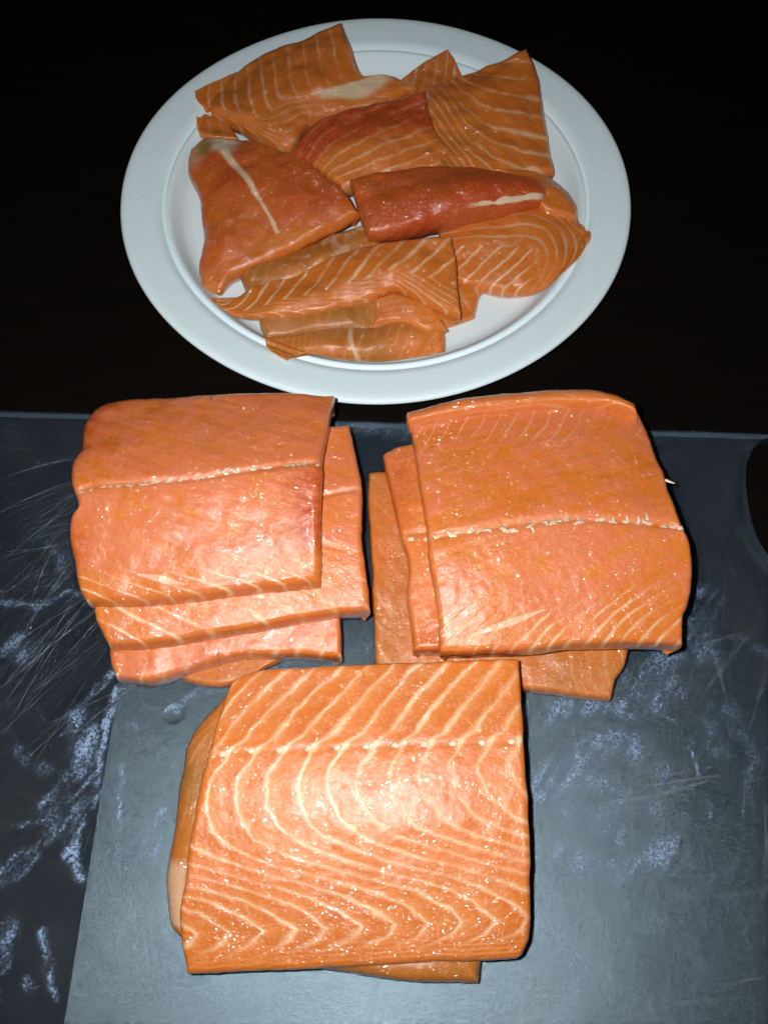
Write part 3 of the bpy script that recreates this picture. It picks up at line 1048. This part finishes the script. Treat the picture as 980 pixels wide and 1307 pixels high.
# small tip behind
trim('small pointed trimming tip poking out behind the big square trimming', 545, 100, 0.004,
     [(508, 100), (540, 76), (572, 60)], [(572, 60), (580, 72), (590, 96)], [(520, 125), (560, 118), (590, 96)], [(508, 100), (512, 112), (520, 125)],
     lin(0.010, 0.016, 0.010, 0.012), 0.006, pat_lines(lambda U, V: U * 5 + V * 2, 0.12, 51, 0.6), 60, 50, seed=51, rnd=0.002)
# far-left boldly striped
trim('striped trimming with upright pale lines and one peaked corner reaching over the plate rim', 370, 110, 0.004,
     [(251, 124), (290, 97), (340, 68), (385, 48), (436, 25)], [(436, 25), (446, 52), (462, 88), (500, 92), (533, 106)],
     [(264, 142), (300, 158), (366, 187), (400, 150), (470, 130), (533, 106)], [(251, 124), (254, 133), (264, 142)],
     lin(0.012, 0.026, 0.012, 0.016, 0.004), 0.009,
     pat_lines(lambda U, V: np.where(V < .55, U * 11 + .6 * V, U * 11 + .33 - 9 * (V - .55)), 0.085, 52, 0.7,
               pale=lambda U, V, n, n2: 0.9 * sst(1.1, 0.6, np.hypot((U - .80) / .19, (V - .72) / .17) + .35 * n) ), 150, 110, seed=52, rnd=0.003)
# big square on the far right
trim('large squarish trimming with curved nested pale lines on the far side of the plate', 630, 150, 0.006,
     [(541, 112), (575, 98), (610, 84), (640, 74), (671, 60)], [(671, 60), (686, 92), (694, 130), (700, 170), (707, 216)],
     [(565, 222), (600, 224), (650, 222), (707, 216)], [(541, 112), (546, 150), (556, 190), (565, 222)],
     lin(0.019, 0.028, 0.024, 0.012, 0.004), 0.010,
     pat_lines(lambda U, V: 6.5 * np.where(U > .33, V - 0.42 * (U - .33) + .12 * np.exp(-((U - .33) / .12) ** 2), V + 2.3 * (.33 - U) + .12), 0.11, 53, 0.75, tone=0.5),
     150, 130, seed=53, rnd=0.003)
# red-and-striped centre
trim('trimming half deep red, half pale striped, at the middle of the heap', 470, 180, 0.006,
     [(371, 190), (400, 158), (440, 140), (490, 126), (541, 116)], [(541, 116), (552, 150), (575, 190), (604, 210)],
     [(436, 238), (470, 232), (540, 222), (604, 210)], [(371, 190), (395, 206), (436, 238)],
     lin(0.022, 0.026, 0.018, 0.020, 0.003), 0.010,
     pat_lines(lambda U, V: 7 * (V + 0.25 * U) + 0.5 * U, 0.11, 54, 0.6, red=lambda U, V: sst(0.62, 0.35, V + .12 * np.sin(U * 3)) * 0.95), 130, 110, seed=54, rnd=0.003)
# tiny tab behind the red one
trim('tiny orange tab peeking out behind the red trimming with the white streak', 268, 160, 0.004,
     [(252, 151), (270, 148), (292, 158)], [(292, 158), (300, 168), (305, 178)], [(255, 170), (280, 178), (305, 178)], [(252, 151), (252, 160), (255, 170)],
     lin(0.012, 0.012, 0.012, 0.012), 0.006, pat_lines(lambda U, V: U * 3, 0.1, 55, 0.3), 40, 30, seed=55, rnd=0.002)
# greenish-brown one under the red pair
trim('greyish brown trimming peeking out between the red and the chevron trimmings', 380, 335, 0.003,
     [(306, 340), (360, 322), (420, 296), (468, 280)], [(468, 280), (480, 290), (488, 312)], [(318, 372), (370, 366), (430, 340), (488, 312)], [(306, 340), (309, 356), (318, 372)],
     lin(0.012, 0.016, 0.010, 0.014, 0.004), 0.010,
     pat_lines(lambda U, V: U * 12 + V * 2, 0.1, 56, 0.3, brown=lambda U, V: 0.65 + 0 * U, pale=lambda U, V, n, n2: 0.45 * sst(0.2, 0.5, n2 + n)), 100, 50, seed=56, rnd=0.004)
# right-hand loops
def loops(U, V):
    d = np.sqrt((np.maximum(U - .50, 0) * 1.5) ** 2 + (V - .92) ** 2)
    return np.where(d < .36, 8 * (U + .55 * V) + 0.3, 10.5 * (d - .36) + 0.10)


trim('bright orange trimming with looping pale lines beside the bare right side of the plate', 670, 300, 0.003,
     [(560, 262), (620, 240), (690, 226), (722, 246)], [(722, 246), (736, 262), (740, 285), (751, 304), (744, 322), (728, 344), (706, 362)],
     [(570, 350), (600, 360), (640, 371), (675, 370), (706, 362)], [(560, 262), (562, 300), (570, 350)],
     lin(0.014, 0.014, 0.010, 0.008, 0.005), 0.008,
     pat_lines(loops, 0.10, 57, 0.9), 150, 140, seed=57, rnd=0.003)
trim('smooth orange fold lying over the end of the central red trimming', 690, 245, 0.014,
     [(628, 212), (665, 212), (700, 222), (728, 246)], [(728, 246), (736, 262), (735, 276)], [(690, 262), (700, 268), (735, 276)], [(628, 212), (668, 230), (690, 262)],
     lin(0.022, 0.018, 0.020, 0.016, 0.002), 0.006, pat_lines(lambda U, V: V * 3, 0.1, 58, 0.15), 70, 50, seed=58, rnd=0.003)
# left red one with white streak
s = trim('deep red trimming with a white fat streak down its face, left on the plate', 340, 270, 0.006,
         [(243, 186), (262, 170), (300, 170), (340, 182), (374, 198)], [(374, 198), (405, 214), (436, 238), (458, 268)],
         [(258, 360), (280, 364), (300, 345), (345, 326), (400, 298), (458, 268)], [(243, 186), (240, 215), (254, 250), (260, 300), (254, 335), (258, 360)],
         lin(0.021, 0.025, 0.010, 0.021, 0.005), 0.011,
         pat_lines(lambda U, V: V * 14 + 3 * U * U, 0.15, 59, 0.04, red=lambda U, V: 0.62 - 0.45 * sst(.75, 1., V) + 0 * U, tone=0.3,
                   pale=lambda U, V, n, n2: 0.85 * sst(1.1, .5, np.hypot((U - .33) / .17, (V - .06) / .13) + .3 * n) + 0.35 * sst(1, .3, np.hypot((U - .07) / .16, (V - .1) / .13))
                   + 0.9 * (V < .86) * sst(1.1, .45, np.abs(U - .29 - .27 * V - .012 * n - .006 * n2) / np.maximum(.012, .055 * (1 - 1.25 * V))),
                   green=lambda U, V, n, n2: 0.8 * sst(1.1, .3, np.hypot((U - .17) / .10, (V - .09) / .08) + .3 * n)), 150, 150, seed=59, rnd=0.0035, lump=0.0034)
# central red
s = trim('long deep red trimming with a white fatty end lying across the heap', 560, 255, 0.012,
         [(447, 226), (480, 217), (560, 208), (630, 214), (692, 232)], [(692, 232), (697, 240), (694, 254)],
         [(470, 294), (500, 293), (545, 284), (610, 270), (694, 254)], [(447, 226), (455, 258), (470, 294)],
         lin(0.027, 0.024, 0.024, 0.022, 0.006), 0.012,
         pat_lines(lambda U, V: V * 10 - 4 * U, 0.13, 60, 0.03, red=lambda U, V: 0.70 + 0.2 * U, tone=0.2,
                   pale=lambda U, V, n, n2: 0.95 * sst(.55, .68, U + .05 * n) * sst(1.1, .7, np.abs(V - .84 + .10 * (U - .8) + .02 * n2) / np.maximum(.02, .30 * (U - .48) + .06 * n2))), 160, 110, seed=60, rnd=0.0035, lump=0.0028)
# small orange below right
trim('small orange trimming showing at the right end of the chevron trimming', 590, 375, 0.003,
     [(500, 345), (560, 345), (628, 360)], [(628, 360), (612, 374), (606, 400)], [(500, 405), (550, 410), (572, 412), (606, 400)], [(500, 345), (498, 375), (500, 405)],
     lin(0.010, 0.008, 0.010, 0.006, 0.001), 0.006, pat_lines(lambda U, V: U * 5 - V * 2, 0.1, 61, 0.5), 70, 60, seed=61, rnd=0.002)
# near brown ones
trim('greyish brown strip of trimming tucked under the near edge of the chevron trimming', 400, 410, 0.003,
     [(330, 398), (400, 385), (490, 372)], [(490, 372), (492, 395), (496, 416)], [(338, 430), (400, 422), (496, 416)], [(330, 398), (332, 414), (338, 430)],
     lin(0.011, 0.014, 0.010, 0.012, 0.002), 0.008, pat_lines(lambda U, V: U * 9, 0.1, 62, 0.15, brown=lambda U, V: 0.75 + 0 * U), 90, 50, seed=62, rnd=0.003)
trim('rolled tan trimming with a crosswise white mark at the near edge of the heap', 450, 440, 0.003,
     [(337, 428), (375, 424), (420, 416), (480, 410), (530, 400), (566, 412)], [(566, 412), (569, 430), (567, 446)],
     [(368, 470), (380, 460), (420, 458), (470, 460), (520, 452), (567, 446)], [(337, 428), (343, 450), (356, 462), (368, 470)],
     lin(0.011, 0.012, 0.008, 0.007, 0.005), 0.008,
     pat_lines(lambda U, V: np.where(U < .3, U * 30 + 2 * V, U * 14 + 2 * V), 0.12, 63, 0.22, brown=lambda U, V: 0.45 - .4 * sst(.6, .9, U) + .3 * np.exp(-((U - .55) / .12) ** 2),
               pale=lambda U, V, n, n2: 0.7 * sst(1, .3, np.abs(U - .47 - .02 * n) / .018)), 150, 90, seed=63, rnd=0.004, lump=0.0026)
trim('smooth orange flap between the chevron trimming and the rolled tan one', 520, 400, 0.008,
     [(476, 376), (505, 372), (540, 386)], [(540, 386), (556, 396), (572, 416)], [(476, 410), (510, 408), (545, 420), (572, 416)], [(476, 376), (478, 394), (476, 410)],
     lin(0.017, 0.015, 0.014, 0.012, 0.001), 0.006, pat_lines(lambda U, V: V * 5 + U, 0.1, 64, 0.2), 80, 50, seed=64, rnd=0.003)
# near chevron one
trim('pale orange trimming with sharp white chevrons and a tapering tail, near on the plate', 440, 350, 0.010,
     [(270, 386), (300, 380), (345, 349), (420, 323), (500, 304), (576, 296)], [(576, 296), (582, 330), (584, 370), (588, 403)],
     [(300, 398), (335, 402), (400, 398), (440, 388), (478, 378), (505, 368), (550, 388), (588, 403)], [(270, 386), (280, 392), (300, 398)],
     lin(0.008, 0.026, 0.012, 0.020, 0.004), 0.007,
     pat_lines(lambda U, V: 11 * U + np.where(V < .62, 3.6 * V, 3.6 * .62 - 9 * (V - .62)), 0.095, 65, 0.95), 190, 120, seed=65, rnd=0.0025)


def spike(parent, p0, z0, p1, z1, r):
    a = at(p0[0], p0[1], z0); b = at(p1[0], p1[1], z1)
    d = b - a; sd = np.array([-d[1], d[0], 0]); sd /= np.linalg.norm(sd)
    v, f = [], []
    for i in range(6):
        t = i / 5
        for q in range(7):
            g = 2 * math.pi * q / 7
            rr = r * (1 - 0.7 * t) * (1 + 0.2 * math.sin(5 * t + q))
            v.append(a + d * t + sd * rr * math.cos(g) + np.array([0, 0, rr * math.sin(g)]))
    for i in range(5):
        for q in range(7):
            f.append((i * 7 + q, i * 7 + (q + 1) % 7, (i + 1) * 7 + (q + 1) % 7, (i + 1) * 7 + q))
    f.append(tuple(range(6, -1, -1))); f.append(tuple(range(35, 42)))
    return mesh_obj('pin_bone', v, f, M_FAT, parent)


spike(rf1, (848, 613), 0.045, (861, 617), 0.046, 0.0007)
